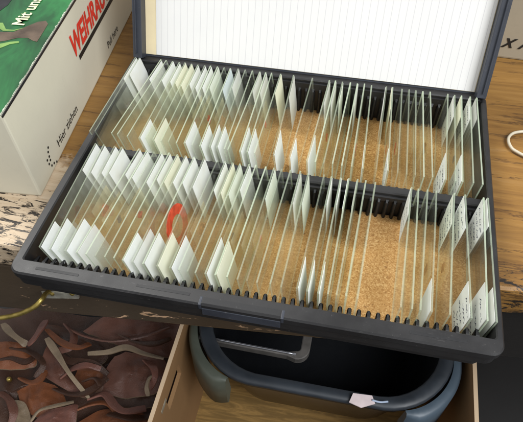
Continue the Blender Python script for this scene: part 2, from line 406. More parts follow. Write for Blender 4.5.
# ------------------------------------------------------------------ the slide box
W, D = 230, 181
BX0 = -2.3; BY0 = -3.4
box = tag(empty('slide_box', (114, 90, -26)), 'open dark grey plastic slide box with ruled index sheet in its raised lid', 'slide box')
FRONT = [(11.7, 87.7), (97.0, 173.0)]
IX0, IX1 = 2.4, 226.6
m = MB()
lo = rrect(BX0+3.0, W-3.0, BY0+8.0, D-4.5, -26, 4); m1 = rrect(BX0+3.0, W-3.0, BY0+8.0, D-4.5, -10.4, 4)
m2 = rrect(BX0+0.7, W-0.7, BY0+0.7, D-0.7, -10.4, 6); m3 = rrect(BX0+0.5, W-0.5, BY0+0.5, D-0.5, -5.0, 6)
m4 = rrect(BX0, W, BY0, D, -4.4, 6); m5 = rrect(BX0, W, BY0, D, -0.9, 6); m6 = rrect(BX0+0.8, W-0.8, BY0+0.8, D-0.8, 0, 5.5)
m7 = rrect(IX0-0.6, IX1+0.6, 4.4, 175.2, 0, 1.5); m8 = rrect(IX0, IX1, 5.0, 174.6, -0.7, 1.5); m9 = rrect(IX0, IX1, 5.0, 174.6, -24, 1.5)
m.loops([lo, m1, m2, m3, m4, m5, m6, m7, m8, m9], cap0=True, cap1=True)
tray = m.build('tray', ['tray'], box)
# divider between the rows, a stepped bar
m = MB()
ny = [(89.6, -24), (89.6, -6.6), (90.2, -5.8), (94.4, -5.8), (95.0, -6.6), (95.0, -24)]
m.loops([[Vector((x, y, z)) for y, z in ny] for x in (IX0 - 0.2, IX1 + 0.2)], cap0=True, cap1=True)
m.build('divider', 'tray', box)
# slot combs
PITCH = 4.5
for y0, y1, rail in ((5.0, 12.9, 0), (86.3, 89.6, 1), (95.0, 98.4, 0), (171.6, 174.6, 1)):
    m = MB()
    k = IX0 + 2.2
    while k < IX1 - 1.5:
        s = -1 if rail == 0 else 1
        ya, yb = (y0 - .1, y1) if rail == 0 else (y1 + .1, y0)
        top = {5.0: -7.5, 95.0: -9.2, 86.3: -10.8, 171.6: -7.0}[y0]
        mid = (ya + yb) / 2
        m.loops([[Vector((k-1.15, ya, z)), Vector((k+1.15, ya, z)), Vector((k+1.0, yb+(-.9 if rail == 0 else .9), z)), Vector((k+.45, yb, z)), Vector((k-.45, yb, z)), Vector((k-1.0, yb+(-.9 if rail == 0 else .9), z))] for z in (-23.4, top)], cap0=True)
        # sloping cap
        m.add([(k-1.15, ya, top), (k+1.15, ya, top), (k+.8, (ya+yb)/2, top+1.3), (k-.8, (ya+yb)/2, top+1.3), (k+.45, yb, top), (k-.45, yb, top)],
              [(0,1,2,3), (3,2,4,5), (1,4,2), (0,3,5)])
        k += PITCH
    if rail: m.box(IX0+.2, IX1-.2, y0+1.6, y1+.05, top-.2, top+(2.6 if y0 < 100 else 4.8))
    m.build('slot_comb', 'comb', box)
for y0, y1 in ((10.0, 86.6), (97.6, 172.2)):
    m = MB(); m.box(IX0+.3, IX1-.3, y0-4, y1+2.4, -24.0, -23.3); m.build('cork_sheet', 'cork', box)
# latch tongue; dark raised strips stand in for shaded recess and rim slots
m = MB(); m.box(93, 94.4, BY0-0.3, 1.0, -3.8, 0.1); m.box(131.6, 133, BY0-0.3, 1.0, -3.8, 0.1)
m.box(94.4, 131.6, BY0-0.35, BY0+0.6, -8.6, -3.0)
m.build('latch', 'tray_light', box, bevel=0.3)  # lighter slate puts the bluish highlight into the tongue's colour
m = MB(); m.box(94.8, 131.2, BY0+.9, 0.8, -0.3, 0.12); m.build('latch_recess_shade', 'comb', box)
for x0, x1, mt in ((11, 33, 'comb'), (62, 88, 'comb'), (189, 214, 'comb')):
    m = MB(); m.box(x0, x1, 0.2, 1.7, -0.3, 0.14); m.build('rim_slot_shade', mt, box, bevel=0.1)
# lid
ANG = math.radians(26)
HV = Vector((0, math.sin(ANG), math.cos(ANG))); HN = Vector((0, -math.cos(ANG), math.sin(ANG))); HO = Vector((0, 179.5, -1.0))
def lp(x, v, n): return HO + Vector((x, 0, 0)) + HV*v + HN*n
def lbox(m, x0, x1, v0, v1, n0, n1, mi=0):
    m.hexa([lp(x0,v0,n0), lp(x1,v0,n0), lp(x1,v0,n1), lp(x0,v0,n1), lp(x0,v1,n0), lp(x1,v1,n0), lp(x1,v1,n1), lp(x0,v1,n1)], mi)
LV = 178
m = MB(); lbox(m, 0, 228.5, 0.2, LV, -2.6, 0)
for a, b in ((0, 6.0), (222.6, 228.5)): lbox(m, a, b, 0.2, LV, -0.01, 8.0)
lbox(m, 5.9, 222.7, LV-4, LV, -0.01, 8.0)
lbox(m, 2.2, 2.9, 3, LV-1, 7.5, 9.6); lbox(m, 225.6, 226.3, 3, LV-1, 7.5, 9.6)
lid = m.build('lid', 'tray_light', box, bevel=0.5)
m = MB(); lbox(m, 6.1, 222.5, 2.4, LV-4.2, 0.05, 0.5); m.build('lid_liner', 'liner', lid)
# the sheet, very slightly cockled
m = MB(); nxp, nyp = 48, 24
def sheet(i, j, top):
    x = 13.5 + (222.0 - 13.5)*i/nxp; v = 2.6 + (LV - 8)*j/nyp
    n = 0.75 + 0.25*noise.noise(Vector((x*0.03, v*0.03, 1)))
    return lp(x, v, n + (0.12 if top else 0))
vs = [sheet(i, j, True) for j in range(nyp+1) for i in range(nxp+1)]
fs = [(j*(nxp+1)+i, j*(nxp+1)+i+1, (j+1)*(nxp+1)+i+1, (j+1)*(nxp+1)+i) for j in range(nyp) for i in range(nxp)]
m.add(vs, fs, 0, True); vs2 = [sheet(i, j, False) for j in range(nyp+1) for i in range(nxp+1)]; m.add(vs2, fs, 0, True)
m.build('index_sheet', 'index', lid)
# hinges
for x in (38, 190):
    m = MB(); m.loops([[Vector((xx, 180.9 + 1.9*math.cos(a*math.pi/5), -2.2 + 1.9*math.sin(a*math.pi/5))) for a in range(10)] for xx in (x-9, x+9)], cap0=True, cap1=True)
    m.build('hinge', 'tray', box)

# ------------------------------------------------------------------ the slides
ORD = ('first second third fourth fifth sixth seventh eighth ninth tenth eleventh twelfth thirteenth fourteenth fifteenth sixteenth seventeenth eighteenth nineteenth twentieth '
       'twenty-first twenty-second twenty-third twenty-fourth twenty-fifth twenty-sixth twenty-seventh twenty-eighth twenty-ninth thirtieth thirty-first thirty-second thirty-third thirty-fourth '
       'thirty-fifth thirty-sixth thirty-seventh thirty-eighth thirty-ninth fortieth forty-first forty-second forty-third forty-fourth forty-fifth forty-sixth forty-seventh forty-eighth forty-ninth fiftieth').split()
ROWS = {
 'front': [(7.5,12.8,'w','w'),(12.5,18.1,'w','w'),(19,22.3,'w',''),(23.3,25.7,'w','w',{'stain':1}),(33.5,31.2,'w','p'),(38.2,36.3,'w',''),(42.6,41.0,'',''),
   (46.6,45.6,'w',''),(51.2,49.9,'w',''),(56.1,54.5,'y','w'),(60.9,59.2,'w','p'),(66.0,64.4,'w','w',{'ring':1}),(71.6,71.4,'w','y'),
   (79.3,77.6,'','w'),(83.8,81.9,'w',''),(88.1,86.1,'y',''),(92.3,90.1,'g',''),(97.4,94.6,'w','w'),(101.2,99.4,'','y'),(106.8,105,'',''),(111.4,109.9,'g',''),
   (115.7,114.3,'',''),(120.6,119,'',''),(126,125.2,'p',''),(130.5,130.4,'g',''),(139.1,137.6,'','w'),(143.2,142.2,'w','w'),(148.2,147.1,'w','w'),(152.6,151.6,'w',''),
   (157.4,155.6,'p',''),(161.8,159.7,'',''),(167,164.9,'',''),(186.2,184.0,'wt',''),(189.8,189.0,'',''),(194.6,192.8,'',''),(199.2,197.6,'','w'),
   (208.5,205.4,'gt','',{'slip':1}),(214.1,214.7,'wt','wt'),(223.6,221.4,'wt','wt'),(225.8,225.2,'w','w')],
 'back': [(1.6,4.0,'w',''),(4.0,7.0,'w','',{'grey':1}),(18.8,16.9,'w',''),(22.6,20.4,'',''),(27.2,26.5,'w',''),(31.8,33.7,'w','w'),(35.6,37.5,'y',''),(40.1,41.8,'y','y'),
   (44.5,46.6,'w',''),(49.1,50.9,'w',''),(53,55.5,'w',''),(57.6,60,'g','w'),(62.2,64.7,'',''),(66.4,69.3,'b','w'),(71.4,74.6,'p','w'),(76.2,78.9,'','w'),(81,83.2,'',''),
   (86.0,85.2,'p',''),(89.9,92,'p','w'),(93.7,96.2,'','w'),(99.7,100.3,'y',''),(108.1,110.9,'p','w'),(120.4,119.7,'','w'),(131.4,129.6,'p','w'),(135.3,134.2,'p',''),
   (139.8,138.8,'g',''),(144.8,143.6,'',''),(149.3,148.6,'p',''),(153.7,153.8,'','',{'redbit':1}),(158.2,160.2,'','w'),(167.5,167.2,'w',''),(171.4,173.6,'y','wt'),
   (177.3,178.6,'',''),(181.7,183.4,'',''),(185.9,187.9,'',''),(190.2,192.4,'',''),(194.7,196.8,'',''),(205.5,203.8,'','wt'),
   (209.6,208.8,'wt',''),(213.8,212.6,'y','wt',{'slip':1}),(219.1,218.0,'wt',''),(223.0,222.8,'p','')]}
ZT, ZB = 2.8, -22.6
DESC = {'w': 'white', 'y': 'yellowed', 'g': 'greenish', 'p': 'faint', 'b': 'pale blue'}
def make_slide(row, idx, tip, foot, lb, lf, ex):
    y0, y1 = FRONT[0] if row == 'front' else FRONT[1]
    y0 += random.uniform(-.5, .5); y1 = y0 + 76
    lean = -7.4 * (1 - tip/190) + random.uniform(-.25, .25)
    xft = foot + lean*14/26; xbt = tip
    tilt = random.uniform(-.25, .35)
    def P(s, h, off=0):      # s along the slide, h up it (0..1), off to the right of its middle plane
        x = xft + (xbt - xft)*s - lean*(1-h)
        z = ZB + (ZT - ZB)*h + tilt*(s-.5)
        n = Vector(((ZT-ZB), -(xbt-xft)/76*(ZT-ZB), -lean)).normalized()
        return Vector((x, y0 + 76*s, z)) + n*off
    org = P(.5, 0); m = MB(); T = .42
    A = [P(0,0,-T), P(0,0,T), P(1,0,T), P(1,0,-T), P(0,1,-T), P(0,1,T), P(1,1,T), P(1,1,-T)]
    m.add(A, [(1,2,6,5), (3,0,4,7)], 0); m.add(A, [(0,3,2,1), (4,5,6,7), (0,1,5,4), (2,3,7,6)], 1)
    milky = (('g' in lb) or ('p' in lb) or random.random() < .35) and not (row == 'front' and 67 < tip < 100)
    sl = m.build('microscope_slide', ['glass_milky' if milky else 'glass', 'edge'], None, origin=org)
    side = 1 if tip < 152 else -1
    def plate(s0, s1, h0, h1, a, b, mi=0, mm=None):
        mm = mm or MB(); mm.hexa([P(s0,h0,a), P(s0,h0,b), P(s1,h0,b), P(s1,h0,a), P(s0,h1,a), P(s0,h1,b), P(s1,h1,b), P(s1,h1,a)], mi); return mm
    for end, code in (('b', lb), ('f', lf)):
        if not code: continue
        ln = random.uniform(.25, .31); g = random.uniform(.0, .012)
        if end == 'f': ln *= random.uniform(.86, 1.0)
        s0, s1 = (1-g-ln, 1-g) if end == 'b' else (g, g+ln)
        a, b = (T+.03, T+.2); h0, h1 = random.uniform(.01, .05), random.uniform(.965, .995)
        mm = plate(s0, s1, h0, h1, side*a if side > 0 else -b, side*b if side > 0 else -a)
        mats = ['label_' + code[0]]
        if len(code) > 1:
            mats.append('ink'); off = side*(T+.24)
            nl = random.choice((3, 4, 5))
            for li in range(nl):
                hh = h1 - (h1-h0)*(li+.8)/(nl+.6); s = s0 + .02
                send = s1 - random.uniform(.015, .09)
                pts = []
                while s < send:
                    pts.append((s, hh + random.uniform(-.035, .035))); s += random.uniform(.004, .011)
                    if random.random() < .12: s += .008; pts.append(None)
                last = None
                for q in pts:
                    if q is None or last is None: last = q; continue
                    p0, p1 = P(last[0], last[1], off), P(q[0], q[1], off); d = (p1-p0).normalized()
                    w = P(.5,1).__sub__(P(.5,0)).normalized(); w = (w - d*w.dot(d)).normalized()*.22
                    mm.add([p0-w, p1-w, p1+w, p0+w], [(0,1,2,3)], 1); last = q
        me = mm.build('end_label', mats, sl, origin=org)
    if ex.get('ring'):
        mm = MB(); cs, ch = .47, .50; n = 36; L = []
        for r, o in ((6.4, T+.05), (6.4, T+.3), (12.0, T+.3), (12.0, T+.05)):
            L.append([P(cs + r*(1+.03*math.sin(3*k))*math.cos(2*math.pi*k/n)/76, ch + r*math.sin(2*math.pi*k/n)/25.4, o) for k in range(n)])
        L.append(L[0]); mm.loops(L); mm.build('ring_mark', 'red', sl, origin=org)
        mm = plate(cs-.1, cs+.1, .12, .82, T+.02, T+.04); mm.build('cover_slip', 'coverslip', sl, origin=org)
        mm = MB(); L = [[P(cs + r*(1+.25*math.sin(k*1.7))*math.cos(2*math.pi*k/18)/76, ch + r*math.sin(2*math.pi*k/18)/25.4, T+o) for k in range(18)] for r, o in ((2.2, .06), (2.2, .12))]
        mm.loops(L, cap0=True, cap1=True); mm.build('specimen', 'stain_tan', sl, origin=org)
    if ex.get('stain') or ex.get('grey') or ex.get('redbit'):
        cs, ch = (.5, .5) if ex.get('stain') else ((.50, .5) if ex.get('grey') else (.36, .5))
        mt = 'stain_grey' if ex.get('grey') else ('red' if ex.get('redbit') else 'stain')
        mm = MB()
        for q in range(7 if not ex.get('grey') else 4):
            dx, dz, r = random.uniform(-3, 3), random.uniform(-4, 4), random.uniform(1.2, 2.6)
            L = [[P(cs + (dx + r*(1+.3*math.sin(k*2.3+q))*math.cos(2*math.pi*k/12))/76, ch + (dz + r*math.sin(2*math.pi*k/12))/25.4, T+o) for k in range(12)] for o in (.05, .1+.01*q)]
            mm.loops(L, cap0=True, cap1=True)
        mm.build('specimen', mt, sl, origin=org)
        if not ex.get('redbit'):
            mm = plate(cs-.13, cs+.13, .1, .9, T+.2, T+.3); mm.build('cover_slip', 'coverslip' if ex.get('stain') else 'glass_milky', sl, origin=org)
    if ex.get('slip') or (not ex and random.random() < .38):
        cs = random.uniform(.42, .55)
        mm = plate(cs-.14, cs+.14, .08, .88, side*(T+.03) if side > 0 else -(T+.15), side*(T+.15) if side > 0 else -(T+.03)); mm.build('cover_slip', 'coverslip', sl, origin=org)
        if random.random() < .55:
            mm = MB(); ph = random.uniform(0, 6); r1 = random.uniform(1.8, 4.2)
            oo = (T+.16, T+.2) if side > 0 else (-(T+.2), -(T+.16))
            mm.loops([[P(cs + r1*(1+.3*math.sin(k*1.3+ph)+.12*math.sin(k*3.1))*math.cos(2*math.pi*k/20)/76, .47 + r1*(1+.2*math.sin(k*2.1+ph))*math.sin(2*math.pi*k/20)/25.4, o) for k in range(20)] for o in oo], cap0=True, cap1=True)
            mm.build('specimen', random.choice(('stain_tan', 'stain_tan', 'stain', 'stain_grey')), sl, origin=org)
    if ex.get('ring'): d = 'glass slide with a red ring mark'
    elif ex.get('stain'): d = 'glass slide with small red specimen'
    elif ex.get('grey'): d = 'glass slide with grey specimen'
    elif ex.get('redbit'): d = 'glass slide with red spot'
    elif lb and lf: d = 'glass slide labelled at both ends'
    elif lb: d = 'glass slide with %s label at its far end' % DESC[lb[0]] if not lb.endswith('t') else 'glass slide with handwritten far label'
    elif lf: d = 'glass slide with %s near label' % DESC[lf[0]] if not lf.endswith('t') else 'glass slide with handwritten near label'
    else: d = 'clear unlabelled glass slide'
    tag(sl, '%s, %s from left in %s row' % (d, ORD[idx], row), 'microscope slide', 'microscope slides in the %s row of the box' % row)
for row, lst in ROWS.items():
    for i, e in enumerate(lst):
        make_slide(row, i, e[0], e[1], e[2], e[3], e[4] if len(e) > 4 else {})

# ------------------------------------------------------------------ printed carton, left
A = Vector((-26.0, 66.0, 0)); U = Vector((-43.9+28.3, 278.1-93, 0)).normalized(); V = Vector((-U.y, U.x, 0))   # U along the box, V to the left
LEN, WID, Z0, Z1 = 620, 190, -25.9, 34.0
def cp(u, v, z): return A + U*u + V*v + Vector((0, 0, z))
airbox = tag(empty('printed_carton', cp(LEN/2, WID/2, Z0)), 'long cream carton with green picture lid and red lettering beside the slide box', 'carton')
m = MB(); m.hexa([cp(0,0,Z0), cp(0,WID,Z0), cp(LEN,WID,Z0), cp(LEN,0,Z0), cp(0,0,Z1-.6), cp(0,WID,Z1-.6), cp(LEN,WID,Z1-.6), cp(LEN,0,Z1-.6)])
m.build('body', 'cream', airbox, bevel=1.2)
m = MB(); m.hexa([cp(.3,1.0,Z1-.58), cp(.3,WID,Z1-.58), cp(LEN,WID,Z1-.58), cp(LEN,1.0,Z1-.58), cp(.3,1.0,Z1), cp(.3,WID,Z1), cp(LEN,WID,Z1), cp(LEN,1.0,Z1)])
top = m.build('picture_lid', 'green', airbox)
# dark line and scuffed ragged edge along the fold
m = MB(); m.hexa([cp(0,-.25,Z1-1.5), cp(0,.3,Z1-1.5), cp(LEN,.3,Z1-1.5), cp(LEN,-.25,Z1-1.5), cp(0,-.25,Z1-.3), cp(0,.3,Z1-.3), cp(LEN,.3,Z1-.3), cp(LEN,-.25,Z1-.3)])
m.build('fold_line', 'dark_print', airbox)
m = MB(); a = []; b = []
for i in range(400):
    u = LEN*i/399*.5; w = 0.3 + 0.9*noise.noise(Vector((u*.12, 0, 0))) + .8*noise.noise(Vector((u*.45, 3, 0)))
    a.append(cp(u, .6, Z1+.06)); b.append(cp(u, .6+max(.15, w), Z1+.06))
m.loops([a, b], closed=False); m.build('scuffed_edge', 'scuff', top)
def flat(parent, name, mat, pxs, z, th=.12):
    """a printed shape lying on the lid; outline given where the photograph shows it"""
    P = [at(x, y, z) for x, y in pxs]; m = MB(); m.loops([[p.copy() for p in P], [p + Vector((0,0,th)) for p in P]], cap0=True, cap1=True)
    return m.build(name, mat, parent)
flat(top, 'printed_stock', 'stock_print', [(-30,32),(0,32),(14,32),(28,26),(38,22),(46,21),(48,24),(44,31),(37,42),(33,41),(28,38),(18,38),(5,41),(-30,46)], Z1+.05)
flat(top, 'printed_streak', 'lime_print', [(-20,47),(0,44),(10,42),(19,41.3),(19,43),(10,44.3),(2,47.5),(-20,55)], Z1+.10)
flat(top, 'printed_streak', 'lime_print', [(0,29),(3,31),(14,31),(24,28),(14,30),(6,29.5),(3,23),(-3,23)], Z1+.12)
flat(top, 'printed_silhouette', 'dark_print', [(-40,0),(-40,20),(0,11),(8,5),(16,-6),(20,-40),(-40,-40)], Z1+.05)  # black part of the printed picture
ML = MB()
def side(u, z): return A + U*u + Vector((0,0,z)) - V*.2
# lettering on the side: reads away from the camera
u0 = (Vector((-33.4, 154, 0)) - A).dot(U)
text_mesh('WEIHRAUCH', 19.5, airbox, 'red_lettering', 'red_print', side(u0+2.0, 7.6), U, (0,0,1), shear=.25, bold=.035, sx=0.80)
m = MB(); q = [side(u0+9.5, 2.2), side(u0+92, 2.2), side(u0+92, 5.2), side(u0+9.5, 5.2)]; m.loops([q, [p - V*.15 for p in q]], cap0=True, cap1=True); m.build('underline', 'black_print', airbox)
text_mesh('Pull here', 7.4, airbox, 'black_lettering', 'black_print', side(u0+57, -19.6), U, (0,0,1))
text_mesh('Hier ziehen', 8.0, airbox, 'black_lettering', 'black_print', side(36, -19.5), U, (0,0,1), sx=1.0)
# dotted arrow
m = MB()
for ax, ay in ((48.1,147.5),(48.1,152),(49.2,156.5),(50.4,160),(47.3,160.3),(49.2,164),(51.9,165.4),(54.2,163),(56.8,161.6)):
    d_ = RM @ Vector(((ax - PPX) / F, -(ay - PPY) / F, -1)); c = CAM + d_ * ((A - V*.2 - CAM).dot(V) / d_.dot(V)); n = 10
    L = [[c + U*.8*math.cos(2*math.pi*k/n) + Vector((0,0,.8*math.sin(2*math.pi*k/n))) - V*o for k in range(n)] for o in (0, .15)]
    m.loops(L, cap0=True, cap1=True)
m.build('dotted_arrow', 'black_print', airbox)
tp = at(23.5, 26.5, Z1); tdir = (at(45, -4, Z1) - tp).normalized()
text_mesh('Mit uns', 10.8, top, 'yellow_lettering', 'yellow_print', tp + Vector((0,0,.35)), tdir, Vector((-tdir.y, tdir.x, 0)), bold=.02)

# ------------------------------------------------------------------ second carton, behind right
fl = at(480, 55.5, -26); fr_ = at(540, 63.0, -26); u = (fr_-fl).normalized(); v = Vector((-u.y, u.x, 0))
o_ = fl - u*150; o_.z = -25.9
bc = tag(empty('beige_carton', o_ + u*200 + v*60), 'beige carton with black letters standing behind the slide box lid', 'carton')
m = MB(); P = [o_, o_+u*420, o_+u*420+v*120, o_+v*120]; m.hexa(P + [p + Vector((0,0,90)) for p in P]); m.build('body', 'beige', bc, bevel=1.5)
pt = at_y(501.5, 44.5, fl.y + 2)
bx = o_ + u*((pt-o_).dot(u)) - v*.2; bx.z = pt.z
text_mesh('X  A', 9.5, bc, 'black_lettering', 'black_print', bx, u, (0,0,1), shear=.3, bold=.045)

# ------------------------------------------------------------------ cable loop on the table
pts = [at(x, y, -23.9) for x, y in ((600,118),(560,126),(535,130),(523,131.5),(514,133),(509,137),(508.5,142),(512,148.5),(518,152.5),(524,155.5),(540,162),(575,175))]
m = MB(); m.tube(bez(pts, 8), 1.0, 10); tag(m.build('cable', 'cable', None, origin=pts[5]), 'thin cream cable looping in from the right on the tabletop', 'cable')
pts = [at(x, y, -24.0) for x, y in ((509.6,145.5),(514,149.6),(519,152.2),(525,154.2),(545,160),(580,168))]

# ------------------------------------------------------------------ carton under the table
CZ0, CZ1 = -505.9, -300
kc = tag(empty('open_carton', (160, 150, CZ0)), 'open brown cardboard carton under the table holding a dark plastic tub', 'carton')
cx0, cx1, cy0, cy1 = 1.5, 317, -95, 330
T = 4.5
m = MB(); m.box(cx0+T, cx1-T, cy0+T, cy1-T, CZ0, CZ0+3); m.build('bottom', 'kraft_floor', kc)
for x0, x1 in ((cx0, cx0+T), (cx1-T, cx1)):
    m = MB(); 
    if x0 == cx0:   # with hand hole
        hy0, hy1, hz0, hz1 = 62, 106, -352, -328
        m.box(x0, x1, cy0, hy0, CZ0, CZ1); m.box(x0, x1, hy1, cy1, CZ0, CZ1); m.box(x0, x1, hy0, hy1, CZ0, hz0); m.box(x0, x1, hy0, hy1, hz1, CZ1)
    else: m.box(x0, x1, cy0, cy1, CZ0, CZ1)
    w = m.build('side_panel', 'kraft', kc)
    m = MB(); m.box(x0+.2, x1-.2, cy0+.2, cy1-.2, CZ1, CZ1+.5); m.build('cut_edge', 'kraft_light', w)
for y0, y1 in ((cy0+.1, cy0+T), (cy1-T, cy1-.1)):
    m = MB(); m.box(cx0+T, cx1-T, y0, y1, CZ0, CZ1-.3); m.build('end_panel', 'kraft', kc)
q = [at(168.5,380,-310), at(172,381,-310), at(168,399,-310), at(164.5,398,-310)]
m = MB(); y0 = 58; m.box(cx0+T-.1, cx0+T+.35, 48, 63, -326, -320); m.build('staple', 'zinc', kc)

# tub
def ring(x0, x1, y0, y1, z, r, n=10, bow=0):
    L = rrect(x0, x1, y0, y1, z, r, n)
    cxm = (x0+x1)/2
    for p in L:
        if p.y < (y0+y1)/2: p.y -= bow*(1-((p.x-cxm)/((x1-x0)/2))**2)
    return L
tub = tag(empty('plastic_tub', (150, 190, -440)), 'dark blue grey oval plastic tub with side grips inside the brown carton', 'tub')
TX0, TX1, TY0, TY1, TZ = 17, 297, 96, 290, -306
def R_(i, z): return ring(TX0+i, TX1-i, TY0+i, TY1-i, z, 70-i*.6, 10, 8)
m = MB(); m.loops([R_(9, TZ-9), R_(1, TZ-10), R_(0, TZ-3), R_(2, TZ), R_(12, TZ-1.5), R_(14, TZ-5)], sm=True); m.build('rim', 'tub', tub)
m = MB(); m.loops([R_(9.5, TZ-8), R_(12, TZ-30), R_(30, TZ-118), R_(40, TZ-122)], cap1=True, sm=True); m.build('wall', 'tub_body', tub)
m = MB(); m.loops([R_(13.6, TZ-4.5), R_(16, TZ-30), R_(33, TZ-115)], cap1=True, sm=True); m.build('inner_wall', 'tub_inner', tub)
def grip(sgn, mat):
    """band hugging a front corner, standing off the rim and dropping below it"""
    L = []
    for off, dz in ((0.5, -6), (6, -4.5), (9, -9), (10, -62), (6, -66), (-4, -40)):
        row = []
        for k in range(26):
            t = k/25
            cyc = TY0 + 70 - 8*.55; cx = TX0+70 if sgn < 0 else TX1-70
            if t < .35: p = Vector((TX0 if sgn < 0 else TX1, cyc + 110*(1-t/.35), 0)); d = Vector((sgn, 0, 0))
            else:
                a = (t-.35)/.65*math.radians(72); d = Vector((sgn*math.cos(a), -math.sin(a), 0)); p = Vector((cx, cyc, 0)) + d*70
            p = p + d*(off*(1 + .8*max(0, t-.3))*min(1, (1.02-t)*9)**.5); p.z = TZ + dz; row.append(p)
        L.append(row)
    m = MB(); L.append([p.copy() for p in L[0]]); m.loops(L, closed=False, sm=True)
    for e in (0, 25): m.add([l[e] for l in L[:-1]], [tuple(range(len(L)-1))])
    return m.build('grip', mat, tub)
grip(-1, 'grip_green'); grip(1, 'grip_blue')
# wire rack inside the tub
m = MB(); a = at(206, 338.5, -318); b = at(304, 357, -318)
d = (b-a).normalized(); nn = Vector((-d.y, d.x, 0))
fp = []; R0 = 9
fp = [a - d*8, a] + [a.lerp(b, k/6) for k in range(1, 6)]
for k in range(7):
    q_ = math.radians(90*k/6); fp.append(b - d*R0*(1-math.sin(q_)) + nn*R0*(1-math.cos(q_)))
fp += [b + nn*k for k in (20, 50, 110)]
L = []
for i_, p_ in enumerate(fp):
    dd = (fp[min(i_+1, len(fp)-1)] - fp[max(i_-1, 0)]).normalized(); sd = Vector((dd.y, -dd.x, 0)); wv = 2.4 if i_ < 7 else 5.0
    L.append([p_ - sd*wv + Vector((0,0,-8)), p_ + sd*wv + Vector((0,0,-8)), p_ + sd*wv + Vector((0,0,1)), p_ + sd*(wv-1) + Vector((0,0,2)), p_ - sd*(wv-1) + Vector((0,0,2)), p_ - sd*wv + Vector((0,0,1))])
m.loops(L, cap0=True, cap1=True); m.build('inner_frame', 'frame_grey', tub)
m = MB(); m.tube([p_ + Vector((0,0,3.0)) for p_ in fp[1:8]], 1.3, 8); m.build('highlight_rod', 'steel', tub)  # thin bright tube laid on as the top highlight of the frame's bar
m = MB(); tz = TZ - 4
P = [at(x, y, TZ+2.5) for x, y in ((349,402.5),(353,393.5),(372,396),(375,404),(361,408))]
m.loops([P, [p + Vector((0,0,1.2)) for p in P]], cap0=True, cap1=True)
tg = m.build('paper_tag', 'tag', None, origin=P[0]); tag(tg, 'small pinkish white paper tag on the front rim of the tub', 'tag')
m = MB(); m.tube(bez([at(372, 400, TZ+4), at(380, 402, TZ+4.5), at(388, 401.5, TZ+4)], 6), 1.0, 8); m.build('cord', 'tagcord', tg, origin=P[0])

# ------------------------------------------------------------------ leather pieces left of the carton
def zz(x, y): return (x/2.778, 270 + y/2.778)
def patch(outline, z, bulge, mat, label, seed, tilt=(0, 0), th=2.2, grp='leather pieces heaped under the table', name='leather_piece', cat='leather piece'):
    P = bez([Vector((*zz(*q), 0)) for q in outline + [outline[0]]], 5)[:-1]
    cx = sum(p.x for p in P)/len(P); cy = sum(p.y for p in P)/len(P)
    cen = at(cx, cy, z); n = len(P); rings = 9; L = []
    out = [at(p.x, p.y, z) for p in P]
    for r in range(1, rings+1):
        f = r/rings; row = []
        for p in out:
            q = cen.lerp(p, f); dx, dy = q.x-cen.x, q.y-cen.y
            q.z = z + .45*bulge*(1-f**2) + tilt[0]*dx + tilt[1]*dy + 6*noise.noise(Vector((q.x*.035, q.y*.035, seed))) - 7*abs(noise.noise(Vector((q.x*.06 + q.y*.03, q.y*.02, seed+9)))) + 1.6*noise.noise(Vector((q.x*.15, q.y*.15, seed+5)))
            row.append(q)
        L.append(row)
    m = MB(); L2 = [[p - Vector((0,0,th)) for p in r] for r in L]
    m.loops(L, sm=True); m.loops(L2, sm=True); m.loops([L[-1], L2[-1]], mi=1)
    m.add(L[0] + [sum(L[0], Vector())/n], [(i, (i+1) % n, n) for i in range(n)], 0, True)
    m.add(L2[0] + [sum(L2[0], Vector())/n], [(i, (i+1) % n, n) for i in range(n)], 0, True)
    o = m.build(name, [mat, 'olive'], None, origin=cen - Vector((0,0,th)))
    return tag(o, label, cat, grp)
def strap(path, zs, width, mat, label, roll=(0, 0), th=2.0, grp='leather straps among the pieces under the table', taper=1.0):
    P = bez([at(*zz(*q), z) for q, z in zip(path, zs)], 10); n = len(P); L = []
    for i, p in enumerate(P):
        d = (P[min(i+1, n-1)] - P[max(i-1, 0)]).normalized(); t = i/(n-1)
        a = math.radians(roll[0] + (roll[1]-roll[0])*t)
        s = d.cross(Vector((0,0,1))).normalized(); up = s.cross(d); w = (s*math.cos(a) + up*math.sin(a))*(width/2)*(1 + (taper-1)*t)*(0.75 + 0.25*min(1, 9*t, 9*(1-t)))*(1 + .16*math.sin(9*t + width*3 + roll[0])); nn = w.cross(d).normalized()*th/2
        L.append([p-w-nn, p-w*.5-nn*.8+nn*.0, p+w-nn, p+w+nn, p+w*.5+nn*1.3, p-w+nn])
    m = MB(); m.loops(L, cap0=True, cap1=True); o = m.build('leather_strap', mat, None, origin=P[n//2])
    return tag(o, label, 'strap', grp)
patch([(-60,100),(120,110),(300,130),(560,130),(520,300),(430,470),(200,520),(-60,500)], -462, 6, 'brown', 'wide dark brown hide lying under all the other leather pieces', 1, name='leather_hide', cat='hide')
patch([(-40,200),(50,203),(98,242),(92,264),(40,272),(-40,265)], -408, 10, 'tan', 'reddish tan rounded leather piece at the upper left of the heap', 2)
patch([(-60,275),(80,268),(98,310),(45,345),(42,430),(-60,440)], -424, 14, 'brown', 'dark brown leather piece with a brass stud, lower left of the heap', 3)
patch([(103,282),(140,200),(200,290),(243,352),(180,330)], -412, 8, 'maroon', 'triangular maroon leather flap beside the long pale strap', 4)
patch([(45,335),(72,308),(150,318),(180,368),(130,395),(95,405),(60,372)], -420, 12, 'tan', 'orange tan leather pocket below the triangular maroon flap', 5)
patch([(38,360),(70,370),(82,430),(40,450),(30,400)], -412, 6, 'olive', 'small olive leather tongue at the bottom left', 6)
patch([(88,430),(130,392),(200,372),(215,380),(190,450),(100,470)], -410, 7, 'mauve', 'mauve leather flap with pale curved edge at the bottom', 7)
